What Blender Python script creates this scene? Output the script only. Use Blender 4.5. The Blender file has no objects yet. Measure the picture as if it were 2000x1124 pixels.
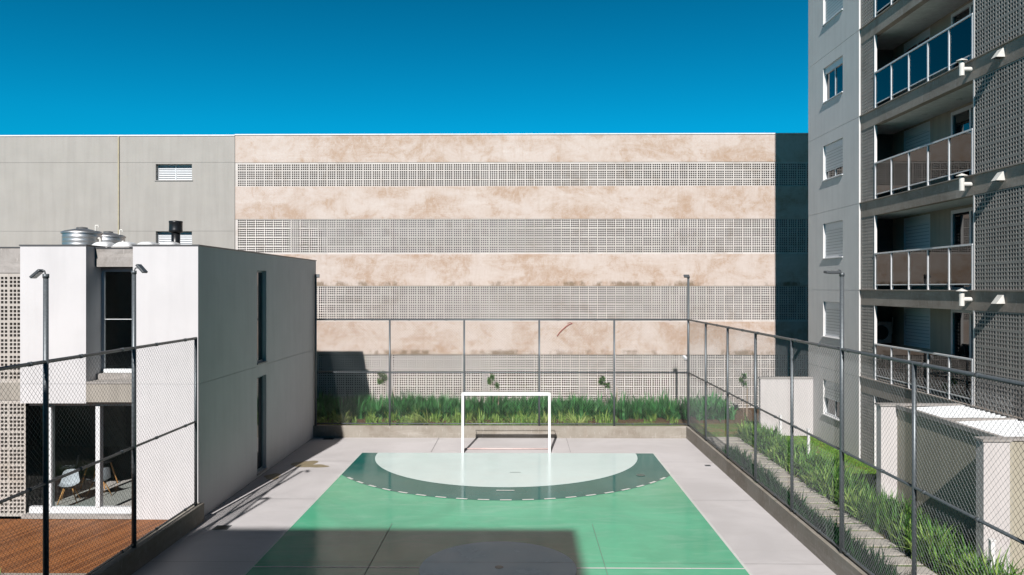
import bpy, bmesh, math, random
from mathutils import Vector, Matrix
random.seed(7)
R = math.radians
SC = bpy.context.scene
C = SC.collection

# ------------------------------------------------------------------ camera, sky, sun, exposure
CAM_H = 5.83
cam_d = bpy.data.cameras.new('camera'); cam = bpy.data.objects.new('camera', cam_d); C.objects.link(cam)
cam_d.sensor_width = 36; cam_d.lens = 27.0; cam_d.clip_end = 2000; cam_d.clip_start = .05
cam.location = (0, 0, CAM_H); cam.rotation_euler = (R(90), 0, math.atan(17/1500))
SC.camera = cam
A, K = .125, .73                       # sunlight travels (A, 1, -K)
w = bpy.data.worlds.new('World'); SC.world = w; w.use_nodes = True
nt = w.node_tree; bg = nt.nodes['Background']
sky = nt.nodes.new('ShaderNodeTexSky'); sky.sky_type = 'NISHITA'; sky.sun_disc = False
sky.sun_elevation = math.atan(K/math.hypot(1, A)); sky.sun_rotation = math.pi + math.atan(A)
sky.air_density = 1.0; sky.dust_density = 0.0; sky.ozone_density = 4.0; sky.altitude = 900
grade = nt.nodes.new('ShaderNodeMix'); grade.data_type = 'RGBA'; grade.blend_type = 'MULTIPLY'
grade.inputs[0].default_value = 1; grade.inputs[7].default_value = (.004, .66, .76, 1)
tc = nt.nodes.new('ShaderNodeTexCoord'); sp = nt.nodes.new('ShaderNodeSeparateXYZ'); cr = nt.nodes.new('ShaderNodeValToRGB'); g2 = nt.nodes.new('ShaderNodeMix'); g2.data_type = 'RGBA'; g2.blend_type = 'MULTIPLY'; g2.inputs[0].default_value = 1
e = cr.color_ramp.elements; e[0].position = .10; e[0].color = (1.0,)*3+(1,); e[1].position = 1; e[1].color = (.10,)*3+(1,)
for p_, v_ in ((.20, .98), (.34, .74), (.55, .30)): k_ = e.new(p_); k_.color = (v_,)*3+(1,)
nt.links.new(tc.outputs['Generated'], sp.inputs[0]); nt.links.new(sp.outputs[2], cr.inputs[0]); nt.links.new(sky.outputs[0], g2.inputs[6]); nt.links.new(cr.outputs[0], g2.inputs[7])
nt.links.new(g2.outputs[2], grade.inputs[6]); nt.links.new(grade.outputs[2], bg.inputs[0])
bg.inputs[1].default_value = .101
sd = bpy.data.lights.new('sun', 'SUN'); sd.energy = 5.0; sd.angle = R(.65); sd.color = (1, .965, .93)
sun = bpy.data.objects.new('sun', sd); C.objects.link(sun); sun.location = (-5, -30, 40)
sun.rotation_euler = Vector((A, 1, -K)).to_track_quat('-Z', 'Y').to_euler()
SC.view_settings.view_transform = 'Standard'; SC.view_settings.look = 'None'
SC.view_settings.exposure = 0.36; SC.view_settings.gamma = 1
SC.render.resolution_x = 1024; SC.render.resolution_y = 575

# ------------------------------------------------------------------ helpers
class MB:
    def __init__(s): s.v = []; s.f = []
    def quad(s, a, b, c, d):
        n = len(s.v); s.v += [a, b, c, d]; s.f.append((n, n+1, n+2, n+3))
    def box(s, x0, x1, y0, y1, z0, z1):
        n = len(s.v)
        s.v += [(x0,y0,z0),(x1,y0,z0),(x1,y1,z0),(x0,y1,z0),(x0,y0,z1),(x1,y0,z1),(x1,y1,z1),(x0,y1,z1)]
        s.f += [(n+3,n+2,n+1,n),(n+4,n+5,n+6,n+7),(n,n+1,n+5,n+4),(n+1,n+2,n+6,n+5),(n+2,n+3,n+7,n+6),(n+3,n,n+4,n+7)]
        return s
    def tube(s, p0, p1, r0, r1=None, n=10, cap=True):
        r1 = r0 if r1 is None else r1
        p0 = Vector(p0); p1 = Vector(p1); d = (p1-p0).normalized()
        a = d.orthogonal().normalized(); b = d.cross(a); k = len(s.v)
        for p, r in ((p0, r0), (p1, r1)):
            for i in range(n):
                t = 2*math.pi*i/n; s.v.append(tuple(p + a*r*math.cos(t) + b*r*math.sin(t)))
        for i in range(n):
            j = (i+1) % n; s.f.append((k+i, k+j, k+n+j, k+n+i))
        if cap: s.f.append(tuple(k+i for i in reversed(range(n)))); s.f.append(tuple(k+n+i for i in range(n)))
        return s
    def path(s, pts, r, n=8):
        for a, b in zip(pts, pts[1:]): s.tube(a, b, r, n=n)
        return s
    def lathe(s, cx, cy, prof, n=28):
        k = len(s.v); m = len(prof)
        for r, z in prof:
            for i in range(n):
                t = 2*math.pi*i/n; s.v.append((cx + r*math.cos(t), cy + r*math.sin(t), z))
        for q in range(m-1):
            for i in range(n):
                j = (i+1) % n; s.f.append((k+q*n+i, k+q*n+j, k+(q+1)*n+j, k+(q+1)*n+i))
        return s
    def obox(s, c, sx, sy, sz, M):
        n = len(s.v); c = Vector(c)
        for (x, y, z) in ((-1,-1,-1),(1,-1,-1),(1,1,-1),(-1,1,-1),(-1,-1,1),(1,-1,1),(1,1,1),(-1,1,1)):
            s.v.append(tuple(c + M @ Vector((x*sx/2, y*sy/2, z*sz/2))))
        s.f += [(n+3,n+2,n+1,n),(n+4,n+5,n+6,n+7),(n,n+1,n+5,n+4),(n+1,n+2,n+6,n+5),(n+2,n+3,n+7,n+6),(n+3,n,n+4,n+7)]
        return s
    def build(s, name, mat, parent=None, smooth=False, bevel=0):
        me = bpy.data.meshes.new(name); me.from_pydata(s.v, [], s.f); me.materials.append(mat)
        if smooth: me.polygons.foreach_set('use_smooth', [True]*len(me.polygons))
        o = bpy.data.objects.new(name, me); C.objects.link(o)
        if parent is not None:
            o.parent = parent
            if parent.get('_loc'): pass
            top = parent
            loc = Vector((0, 0, 0))
            while top is not None: loc += Vector(top.location); top = top.parent
            o.location = -loc
        if bevel:
            b = o.modifiers.new('bevel', 'BEVEL'); b.width = bevel; b.segments = 2; b.limit_method = 'ANGLE'
        return o
def tag(o, label=None, cat=None, group=None, kind=None):
    if label: o['label'] = label
    if cat: o['category'] = cat
    if group: o['group'] = group
    if kind: o['kind'] = kind
    return o
def thing(name, label, cat, loc, group=None):
    o = bpy.data.objects.new(name, None); C.objects.link(o); o.location = loc; o.empty_display_size = .2
    return tag(o, label, cat, group)
def copy_tree(o, loc, label):
    r = o.copy(); C.objects.link(r); r.location = loc; r['label'] = label
    def rec(src, dst):
        for ch in list(src.children):
            if ch.name in NEW: continue
            c = ch.copy(); NEW.add(c.name); C.objects.link(c); c.parent = dst; rec(ch, c)
    NEW = set(); rec(o, r)
    return r
# wall faces: map (u, v, d) -> xyz ; d goes into the wall
def my(Y): return lambda u, v, d: (u, Y+d, v)         # faces -Y (the camera)
def mx(X): return lambda u, v, d: (X+d, u, v)         # faces -X
def px(X): return lambda u, v, d: (X-d, u, v)         # faces +X
def holed(mb, mp, u0, u1, v0, v1, holes):
    """sheet with rectangular recesses (u0,u1,v0,v1,depth,closed)"""
    U = sorted({u0, u1} | {h[i] for h in holes for i in (0, 1)}); V = sorted({v0, v1} | {h[i] for h in holes for i in (2, 3)})
    for a, b in zip(U, U[1:]):
        for c, d in zip(V, V[1:]):
            m, n = (a+b)/2, (c+d)/2
            if m < u0 or m > u1 or n < v0 or n > v1: continue
            if any(h[0] < m < h[1] and h[2] < n < h[3] for h in holes): continue
            mb.quad(mp(a,c,0), mp(b,c,0), mp(b,d,0), mp(a,d,0))
    for h in holes:
        a, b, c, d, D, cl = h
        mb.quad(mp(a,c,0), mp(a,d,0), mp(a,d,D), mp(a,c,D)); mb.quad(mp(b,c,0), mp(b,d,0), mp(b,d,D), mp(b,c,D))
        mb.quad(mp(a,c,0), mp(b,c,0), mp(b,c,D), mp(a,c,D)); mb.quad(mp(a,d,0), mp(b,d,0), mp(b,d,D), mp(a,d,D))
        if cl: mb.quad(mp(a,c,D), mp(b,c,D), mp(b,d,D), mp(a,d,D))
    return mb
BLK, HOLE, WEB, EDG = .42, .067, .030, .031
def screen(mp, u0, u1, v0, v1, ou, ov, depth=.08):
    """lattice of concrete vent blocks, 4 by 4 holes each, really open"""
    def spans(a, b, o):
        r = []; k = math.floor((a-o)/BLK)-1
        while o + k*BLK < b:
            for j in range(4):
                s = o + k*BLK + EDG + j*(HOLE+WEB)
                if s > a+.012 and s+HOLE < b-.012: r.append((s, s+HOLE))
            k += 1
        return r
    mb = MB(); us = spans(u0, u1, ou); vs = spans(v0, v1, ov); prev = v0
    for (c, d) in vs:
        mb.quad(mp(u0,prev,0), mp(u1,prev,0), mp(u1,c,0), mp(u0,c,0)); prev = d; q = u0
        for (a, b) in us:
            mb.quad(mp(q,c,0), mp(a,c,0), mp(a,d,0), mp(q,d,0)); q = b
            mb.quad(mp(a,c,0), mp(a,d,0), mp(a,d,depth), mp(a,c,depth)); mb.quad(mp(b,c,0), mp(b,d,0), mp(b,d,depth), mp(b,c,depth))
            mb.quad(mp(a,c,0), mp(b,c,0), mp(b,c,depth), mp(a,c,depth)); mb.quad(mp(a,d,0), mp(b,d,0), mp(b,d,depth), mp(a,d,depth))
        mb.quad(mp(q,c,0), mp(u1,c,0), mp(u1,d,0), mp(q,d,0))
    mb.quad(mp(u0,prev,0), mp(u1,prev,0), mp(u1,v1,0), mp(u0,v1,0))
    return mb

# ------------------------------------------------------------------ materials
ALB = .80    # scales all base colours down for deeper shade; exposure lifts the sunlit parts
class NT:
    def __init__(s, name):
        s.m = bpy.data.materials.new(name); s.m.use_nodes = True; s.t = s.m.node_tree
        s.p = s.t.nodes['Principled BSDF']; s.co = s.t.nodes.new('ShaderNodeTexCoord').outputs['Object']
        g = s.t.nodes.new('ShaderNodeNewGeometry'); s.pos = g.outputs['Position']; s.isl = g.outputs['Random Per Island']
    def n(s, typ, **kw):
        o = s.t.nodes.new(typ)
        for k, v in kw.items(): setattr(o, k, v)
        return o
    def l(s, a, b): s.t.links.new(a, b)
    def mapping(s, sc=(1,1,1), rot=(0,0,0), src=None):
        m = s.n('ShaderNodeMapping'); m.inputs['Scale'].default_value = sc; m.inputs['Rotation'].default_value = rot
        s.l(src or s.pos, m.inputs['Vector']); return m.outputs[0]
    def noise(s, scale, detail=4, rough=.55, src=None, dist=0):
        o = s.n('ShaderNodeTexNoise'); o.inputs['Scale'].default_value = scale; o.inputs['Detail'].default_value = detail
        o.inputs['Roughness'].default_value = rough; o.inputs['Distortion'].default_value = dist
        s.l(src or s.pos, o.inputs['Vector']); return o.outputs[0]
    def ramp(s, fac, a, b, ca=0., cb=1.):
        o = s.n('ShaderNodeMapRange'); o.interpolation_type = 'SMOOTHSTEP'
        for i, v in enumerate((a, b, ca, cb)): o.inputs[i+1].default_value = v
        s.l(fac, o.inputs[0]); return o.outputs[0]
    def mix(s, fac, a, b, mode='MIX'):
        o = s.n('ShaderNodeMix', data_type='RGBA', blend_type=mode)
        for i, v in ((0, fac), (6, a), (7, b)):
            if isinstance(v, bpy.types.NodeSocket): s.l(v, o.inputs[i])
            elif i == 0: o.inputs[0].default_value = v
            else: o.inputs[i].default_value = (*v, 1)
        return o.outputs[2]
    def math(s, op, a, b=0.):
        o = s.n('ShaderNodeMath', operation=op)
        for i, v in enumerate((a, b)):
            if isinstance(v, bpy.types.NodeSocket): s.l(v, o.inputs[i])
            else: o.inputs[i].default_value = v
        return o.outputs[0]
    def bump(s, h, strength=.3, dist=.01):
        o = s.n('ShaderNodeBump'); o.inputs['Strength'].default_value = strength; o.inputs['Distance'].default_value = dist
        s.l(h, o.inputs['Height']); s.l(o.outputs[0], s.p.inputs['Normal'])
    def out(s, col=None, rough=.8, spec=.3, metal=0):
        if col is not None:
            if isinstance(col, bpy.types.NodeSocket): s.l(s.mix(1, col, (ALB,)*3, 'MULTIPLY'), s.p.inputs['Base Color'])
            else: s.p.inputs['Base Color'].default_value = (*mul(col, ALB), 1)
        if isinstance(rough, bpy.types.NodeSocket): s.l(rough, s.p.inputs['Roughness'])
        else: s.p.inputs['Roughness'].default_value = rough
        s.p.inputs['Specular IOR Level'].default_value = spec; s.p.inputs['Metallic'].default_value = metal
        return s.m
def mul(c, k): return tuple(x*k for x in c)
def plain(name, col, rough=.6, spec=.4, metal=0, var=.08, scale=6):
    m = NT(name); f = m.noise(scale, 3)
    return m.out(m.mix(m.ramp(f, .3, .7), mul(col, 1-var), mul(col, 1+var)), rough, spec, metal)
def plaster(name, col, var=.06, bump=.25, streak=.05, dirt=None):
    m = NT(name)
    f = m.noise(.9, 5, .6); g = m.noise(3, 4, src=m.mapping((1.6, 1.6, .12)))
    c = m.mix(m.ramp(f, .3, .7), mul(col, 1-var), mul(col, 1+var))
    c = m.mix(m.ramp(g, .35, .75), c, m.mix(1, c, (1-streak*3,)*3, 'MULTIPLY'))
    if dirt: c = m.mix(m.math('MULTIPLY', m.ramp(m.noise(1.7, 6, .7), .5, .8), .6), c, dirt)
    m.bump(m.noise(160, 2), bump, .004)
    return m.out(c, .85, .2)
def stained_concrete(name, z0=None, base=(.64,.55,.50), brown=(.42,.26,.155), amt=1.0):
    m = NT(name)
    big = m.noise(.55, 8, .68, src=m.mapping((1, 1, 1.5)), dist=.6)
    mid = m.noise(2.1, 9, .72, src=m.mapping((1, 1, .7)), dist=1.1)
    streak = m.noise(1.6, 6, .65, src=m.mapping((2.4, 2.4, .22)))
    hor = m.noise(.8, 6, .7, src=m.mapping((.5, .5, 5)))
    c = m.mix(m.ramp(big, .36, .64), base, m.mix(.36, base, brown))
    c = m.mix(m.math('MULTIPLY', m.ramp(m.math('MULTIPLY', m.math('ADD', mid, big), .5), .49, .63), .55*amt), c, brown)
    c = m.mix(m.math('MULTIPLY', m.ramp(streak, .5, .75), .35), c, m.mix(.5, brown, (.5,.42,.36)))
    c = m.mix(m.math('MULTIPLY', m.ramp(hor, .5, .72), .28), c, (.78,.72,.68))
    c = m.mix(m.math('MULTIPLY', m.ramp(m.noise(9, 6, .75), .42, .75), .35), c, m.mix(.5, base, brown))
    vein = m.math('ABSOLUTE', m.math('SUBTRACT', m.noise(2.6, 8, .72, src=m.mapping((1, 1, 1.4)), dist=1.6), .5))      # tide lines of old water stains
    c = m.mix(m.math('MULTIPLY', m.math('MULTIPLY', m.ramp(vein, .022, .003), m.ramp(big, .42, .6)), .45*amt), c, mul(brown, .9))
    c = m.mix(m.math('MULTIPLY', m.ramp(m.noise(6, 7, .78, src=m.mapping((1, 1, 2.6)), dist=.8), .54, .70), .38*amt), c, m.mix(.3, brown, base))
    c = m.mix(m.math('MULTIPLY', m.ramp(m.noise(7, 6, .75, src=m.mapping((2.2, 2.2, .5))), .56, .72), .5), c, (.74,.68,.65))
    if z0 is not None:
        sep = m.n('ShaderNodeSeparateXYZ'); m.l(m.pos, sep.inputs[0])
        edge = m.noise(.5, 8, .75, src=m.mapping((1, 1, .5)))
        zz = m.math('ADD', sep.outputs[2], m.math('MULTIPLY', m.noise(5, 7, .75), -.3))
        band = m.ramp(zz, z0+.13, z0-.03)
        c = m.mix(m.math('MULTIPLY', m.math('MULTIPLY', band, m.ramp(edge, .48, .60)), .75), c, (.17,.115,.06))
        lip = m.ramp(sep.outputs[2], z0+.035, z0+.015)
        c = m.mix(m.math('MULTIPLY', lip, .35), c, (.45,.36,.28))
    m.bump(m.noise(22, 6, .7), .25, .01)
    return m.out(c, .85, .2)
def block_mat(name, col, var=.1, ou=0., oz=0., ax=0, dirt=(.40,.32,.25), seam=True):
    """vent-block concrete: each .42 m block a little different, thin mortar seams"""
    m = NT(name); sep = m.n('ShaderNodeSeparateXYZ'); m.l(m.pos, sep.inputs[0])
    u = m.math('DIVIDE', m.math('SUBTRACT', sep.outputs[ax], ou), BLK); v = m.math('DIVIDE', m.math('SUBTRACT', sep.outputs[2], oz), BLK)
    cm = m.n('ShaderNodeCombineXYZ'); m.l(m.math('FLOOR', u), cm.inputs[0]); m.l(m.math('FLOOR', v), cm.inputs[1])
    wn = m.n('ShaderNodeTexWhiteNoise', noise_dimensions='2D'); m.l(cm.outputs[0], wn.inputs[0])
    c = m.mix(wn.outputs[0], mul(col, 1-var), mul(col, 1+var))
    c = m.mix(m.math('MULTIPLY', m.ramp(m.noise(1.3, 6, .7), .5, .75), .45), c, mul(dirt, 1))
    if seam:
        def sm(x):
            f = m.math('FRACT', x); return m.math('MINIMUM', f, m.math('SUBTRACT', 1., f))
        e = m.math('MINIMUM', sm(u), sm(v)); c = m.mix(m.math('MULTIPLY', m.ramp(e, .016, .006), .38), c, mul(dirt, .8))
    return m.out(c, .85, .2)
def glass(name, tint=(.75,.85,.85), ior=1.7, rough=0.):
    m = bpy.data.materials.new(name); m.use_nodes = True; t = m.node_tree; t.nodes.clear()
    o = t.nodes.new('ShaderNodeOutputMaterial'); mx_ = t.nodes.new('ShaderNodeMixShader'); tr = t.nodes.new('ShaderNodeBsdfTransparent')
    gl = t.nodes.new('ShaderNodeBsdfGlossy'); fr = t.nodes.new('ShaderNodeFresnel'); fr.inputs[0].default_value = ior
    gl.inputs['Roughness'].default_value = rough; tr.inputs[0].default_value = (*tint, 1)
    t.links.new(fr.outputs[0], mx_.inputs[0]); t.links.new(tr.outputs[0], mx_.inputs[1]); t.links.new(gl.outputs[0], mx_.inputs[2])
    t.links.new(mx_.outputs[0], o.inputs[0]); return m
def leaf(name, a, b, tip=(.25,.3,.06)):
    m = NT(name); c = m.mix(m.isl, a, b); c = m.mix(m.math('MULTIPLY', m.ramp(m.noise(3, 2), .5, .75), .5), c, tip)
    m.out(c, .45, .22); m.p.inputs['Transmission Weight'].default_value = 0
    # thin leaves let light through
    t = m.t; tl = t.nodes.new('ShaderNodeBsdfTranslucent'); mixs = t.nodes.new('ShaderNodeMixShader'); mixs.inputs[0].default_value = .3
    out = t.nodes['Material Output']; m.l(c, tl.inputs[0]); m.l(m.p.outputs[0], mixs.inputs[1]); m.l(tl.outputs[0], mixs.inputs[2]); m.l(mixs.outputs[0], out.inputs[0])
    return m.m
def floor_paint(name, col, rough=.12, spec=.5, var=.11, dust=(.5,.48,.44), dustamt=.25):
    m = NT(name)
    f = m.noise(.35, 6, .65, dist=1.2); g = m.noise(1.6, 8, .72, src=m.mapping((.35, 1.3, 1)), dist=.8)
    c = m.mix(m.ramp(f, .3, .7), mul(col, 1-var), mul(col, 1+var))
    c = m.mix(m.math('MULTIPLY', m.ramp(g, .45, .75), dustamt), c, dust)
    c = m.mix(m.math('MULTIPLY', m.ramp(m.noise(14, 4, .7), .62, .72), .12), c, mul(col, .5))
    r = m.ramp(m.noise(1.1, 5, .6), .3, .75, rough*.75, rough*1.6)
    m.bump(m.noise(4, 3), .03, .01)
    return m.out(c, r, spec)

M = {}
M['court_green'] = floor_paint('court_green', (.10,.50,.29), .13, spec=.30, dust=(.36,.62,.48), dustamt=.35)
M['court_dark'] = floor_paint('court_dark', (.012,.15,.13), .10, spec=.18, dust=(.05,.15,.13), dustamt=.25)
M['court_pale'] = floor_paint('court_pale', (.74,.90,.88), .16, var=.03, dust=(.76,.78,.76))
SC.cycles.diffuse_bounces = 1; SC.cycles.max_bounces = 8
M['court_line'] = floor_paint('court_line', (.78,.80,.77), .2, var=.04)
M['dot'] = plain('dot', (.05,.06,.055), .3)
def concrete_floor():
    m = NT('court_concrete'); base = (.68,.648,.65)
    f = m.noise(.35, 7, .65, dist=.7); g = m.noise(1.4, 8, .7, src=m.mapping((.5, 2.2, 1)))
    c = m.mix(m.ramp(f, .32, .7), mul(base, .91), mul(base, 1.07)); c = m.mix(m.math('MULTIPLY', m.ramp(g, .5, .75), .3), c, (.47,.44,.41))
    c = m.mix(m.math('MULTIPLY', m.ramp(m.noise(45, 3), .66, .74), .25), c, (.3,.28,.26))
    m.bump(m.noise(30, 5), .06, .006)
    return m.out(c, m.ramp(f, .3, .7, .42, .65), .3)
M['concrete_floor'] = concrete_floor()
M['curb'] = stained_concrete('curb_concrete', None, (.36,.33,.285), (.22,.18,.14), .8)
M['white'] = plaster('white_plaster', (.70,.685,.695), .03, .3, .015)
M['annexwhite'] = plaster('annex_plaster', (.66,.62,.61), .03, .25, .02)
M['tan'] = plaster('tan_plaster', (.50,.46,.37), .04)
M['grey'] = plaster('grey_plaster', (.43,.405,.375), .035, .4, .025, dirt=(.43,.405,.36))
M['aptgrey'] = plaster('apartment_plaster', (.82,.80,.785), .03, .25, .02)
M['beige'] = plaster('beige_plaster', (.42,.385,.34), .04)
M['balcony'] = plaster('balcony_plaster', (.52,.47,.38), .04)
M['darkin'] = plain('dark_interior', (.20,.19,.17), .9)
M['ceiling'] = plain('ceiling_paint', (.85,.87,.85), .8)
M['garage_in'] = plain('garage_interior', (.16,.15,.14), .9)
M['rawconc'] = stained_concrete('raw_concrete', None, (.46,.43,.41), (.22,.20,.18), .8)
M['beam'] = stained_concrete('beam_concrete', None, (.46,.40,.35), (.22,.18,.15), .8)
M['coping'] = plain('coping_metal', (.12,.12,.125), .4)
M['wcoping'] = plain('white_coping', (.85,.85,.85), .5)
M['groove'] = plain('groove', (.14,.14,.14), .9)
M['alu'] = plain('white_aluminium', (.80,.81,.83), .35, .5, var=.03)
M['frame'] = plain('window_frame', (.86,.88,.90), .4, .5, var=.03)
M['teal'] = plain('blue_grey_frame', (.22,.30,.34), .4)
def shutter():
    m = NT('shutter'); wv = m.n('ShaderNodeTexWave', wave_type='BANDS', bands_direction='Z', wave_profile='SAW'); wv.inputs['Scale'].default_value = 3.0
    m.l(m.pos, wv.inputs[0]); m.bump(wv.outputs[1], 1., .02)
    return m.out(m.mix(m.ramp(wv.outputs[1], .0, .3), (.38,.40,.42), (.86,.88,.9)), .5, .4)
M['shutter'] = shutter()
M['rail_glass'] = glass('railing_glass', (.66,.74,.74), 1.75, .01)
M['clear'] = glass('clear_glass', (.86,.9,.9), 1.35)
def winglass():
    m = NT('window_glass'); return m.out((.008,.012,.016), .03, .9)
M['winglass'] = winglass()
M['galv'] = plain('galvanised_post', (.15,.17,.185), .42, .5, .35, .15, 30)
M['wire'] = plain('fence_wire', (.32,.345,.355), .5, .4, .2, .1, 20)
M['darkwire'] = plain('dark_fence_wire', (.13,.15,.155), .5, .5, .5, .1, 20)
M['lamp'] = plain('lamp_housing', (.09,.10,.11), .4)
M['lens'] = plain('lamp_lens', (.62,.66,.66), .2)
M['steel'] = plain('stainless', (.60,.60,.60), .42, .5, .9, .05)
M['black'] = plain('black_metal', (.012,.013,.015), .35)
M['dome'] = plain('skylight_acrylic', (.82,.82,.82), .25)
M['goalwhite'] = plain('goal_paint', (.86,.85,.85), .35, .5, var=.03)
M['rust'] = plain('pinkish_paint', (.72,.55,.52), .5)
M['soil'] = plain('soil', (.14,.09,.055), .95, .1, 0, .35, 9)
M['wood'] = plain('pale_wood', (.50,.26,.09), .5)
M['stake'] = plain('stake_wood', (.42,.33,.24), .8)
M['shell'] = plain('chair_shell', (.52,.55,.60), .4)
M['red'] = plain('red_cord', (.40,.03,.02), .6)
M['pvc'] = plain('white_pvc', (.78,.76,.71), .45)
M['stain'] = plain('stain', (.33,.27,.17), .4)
M['slab'] = stained_concrete('paving_slab', None, (.52,.48,.44), (.33,.29,.25), .6)
M['intfloor'] = plain('interior_floor', (.55,.53,.50), .35)
M['roofmetal'] = plain('white_metal_roof', (.76,.78,.80), .35, .5, .0, .05)
M['iris'] = leaf('iris_leaf', (.012,.05,.012), (.16,.38,.07), (.34,.50,.10))
M['irisdark'] = leaf('dark_leaf', (.01,.06,.02), (.05,.20,.05), (.10,.26,.06))
M['irislight'] = leaf('light_leaf', (.10,.26,.05), (.40,.58,.14), (.55,.62,.22))
M['backiris'] = leaf('back_leaf', (.012,.06,.02), (.10,.38,.11), (.20,.46,.13))
M['yellow'] = leaf('yellow_leaf', (.26,.40,.08), (.60,.66,.26), (.7,.7,.32))
M['lawn'] = leaf('lawn_blade', (.14,.36,.05), (.34,.58,.10), (.4,.6,.14))
M['bark'] = plain('bark', (.30,.24,.18), .8)

# ------------------------------------------------------------------ setting
def struct(name, mb, mat, **kw):
    o = mb.build(name, mat, **kw); o['kind'] = 'structure'; return o
def sheet(x0, x1, y0, y1, z):
    m = MB(); m.quad((x0,y0,z),(x1,y0,z),(x1,y1,z),(x0,y1,z)); return m
def gm():
    m = NT('far_ground'); f = m.noise(.2, 5); return m.out(m.mix(m.ramp(f, .4, .6), (.22,.19,.15), (.32,.29,.24)), .95, .1)
struct('ground', sheet(-1500, 1500, -1500, 1500, -.12), gm())
# court slab
G = -.47                         # the court's middle in X
cf = MB(); cf.box(-8.05, 6.5, 1.5, 29.85, -.1, 0); struct('court_floor', cf, M['concrete_floor'])
jm = MB()
for x in (-3.17, 1.76):
    jm.quad((x-.005,27.1,.0135),(x+.005,27.1,.0135),(x+.005,29.74,.0135),(x-.005,29.74,.0135)); jm.quad((x-.005,1.6,.0135),(x+.005,1.6,.0135),(x+.005,18.9,.0135),(x-.005,18.9,.0135))
jm.quad((-5.5,16.25,.0135),(4.5,16.25,.0135),(4.5,16.257,.0135),(-5.5,16.257,.0135))
for y in (11.4, 16.25, 21.1, 25.7): jm.quad((-7.88,y-.005,.0035),(6.38,y-.005,.0035),(6.38,y+.005,.0035),(-7.88,y+.005,.0035))
struct('floor_joints', jm, plain('joint', (.22,.21,.2), .8))
def disc(cx, cy, r, z, a0=0, a1=2*math.pi, n=96, r2=0., clip=None):
    m = MB()
    for i in range(n):
        t, u = a0+(a1-a0)*i/n, a0+(a1-a0)*(i+1)/n
        P = []
        for (q, rr) in ((t, r2), (t, r), (u, r), (u, r2)):
            x, y = cx+rr*math.cos(q), cy+rr*math.sin(q)
            if clip: x = max(clip[0], min(clip[1], x))
            P.append((x, y, z))
        m.quad(*P)
    return m
HW = 5.12
struct('court_green_field', sheet(G-HW, G+HW, 5.0, 27.0, .004), M['court_green'])
struct('court_dark_band', disc(G, 27.0, 6.0, .008, math.pi, 2*math.pi, clip=(G-HW, G+HW)), M['court_dark'])
gz = disc(G-.03, 26.9, 4.53, .012, math.pi, 2*math.pi); gz.v += [(G-4.56,26.9,.012),(G+4.5,26.9,.012),(G+4.48,27.0,.012),(G-4.54,27.0,.012)]; k_ = len(gz.v); gz.f.append((k_-4,k_-3,k_-2,k_-1))
struct('court_goal_area', gz, M['court_pale'])
struct('court_centre_circle', disc(G, 15.97, 1.63, .012), floor_paint('circle_blue', (.58,.90,.95), .2, spec=.22, var=.04, dust=(.65,.88,.9)))
cl = MB()
for s in (-1, 1):
    x = G+s*(HW+.02); cl.box(x-.03, x+.03, 5, 27.0, .0005, .0095)
for (x0, x1) in ((G-HW+.011, G-1.63), (G+1.63, G+HW-.011)): cl.quad((x0,15.93,.0085),(x1,15.93,.0085),(x1,15.985,.0085),(x0,15.985,.0085))
da = .615/6.0
for i in range(-9, 10):
    t0 = -math.pi/2 + (i+.1)*da - .16/6; t1 = t0+.32/6
    P = [(G+r*math.cos(t), 27+r*math.sin(t)) for r, t in ((5.93,t0),(6.02,t0),(6.02,t1),(5.93,t1))]
    if all(abs(p[0]-G) < HW for p in P): cl.quad(*[(p[0], p[1], .016) for p in P])
cl.quad((-.70,21.98,.0165),(-.18,21.98,.0165),(-.18,22.05,.0165),(-.70,22.05,.0165))
struct('court_lines', cl, M['court_line'])
mk = disc(G+.02, 15.97, .09, .0165, n=24)
e_ = disc(3.72, 23.85, .14, .0165, n=24); b_ = len(mk.v); mk.v += e_.v; mk.f += [tuple(i+b_ for i in f) for f in e_.f]
mk.quad((-.34,24.15,.0165),(-.0,24.15,.0165),(-.0,24.19,.0165),(-.34,24.19,.0165))
struct('court_marks', mk, plain('court_marks', (.07,.12,.11), .3))
def blob(cx, cy, rx, ry, z, seed):
    m = MB(); rnd = random.Random(seed); ph = [rnd.uniform(0, 6.28) for _ in range(4)]; n = 40
    m.v.append((cx, cy, z))
    for i in range(n):
        t = 2*math.pi*i/n; k = 1+.18*math.sin(2*t+ph[0])+.12*math.sin(3*t+ph[1])+.06*math.sin(5*t+ph[2]); m.v.append((cx+rx*k*math.cos(t), cy+ry*k*math.sin(t), z))
    for i in range(n): m.f.append((0, 1+i, 1+(i+1) % n))
    return m
st = blob(-7.15, 25.3, .34, .5, .0035, 1)
for q in (blob(-6.75, 25.0, .42, .25, .0036, 3), blob(-7.65, 23.6, .26, .34, .0037, 5)):
    b_ = len(st.v); st.v += q.v; st.f += [tuple(i+b_ for i in f) for f in q.f]
struct('court_water_stains', st, M['stain'])
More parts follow.
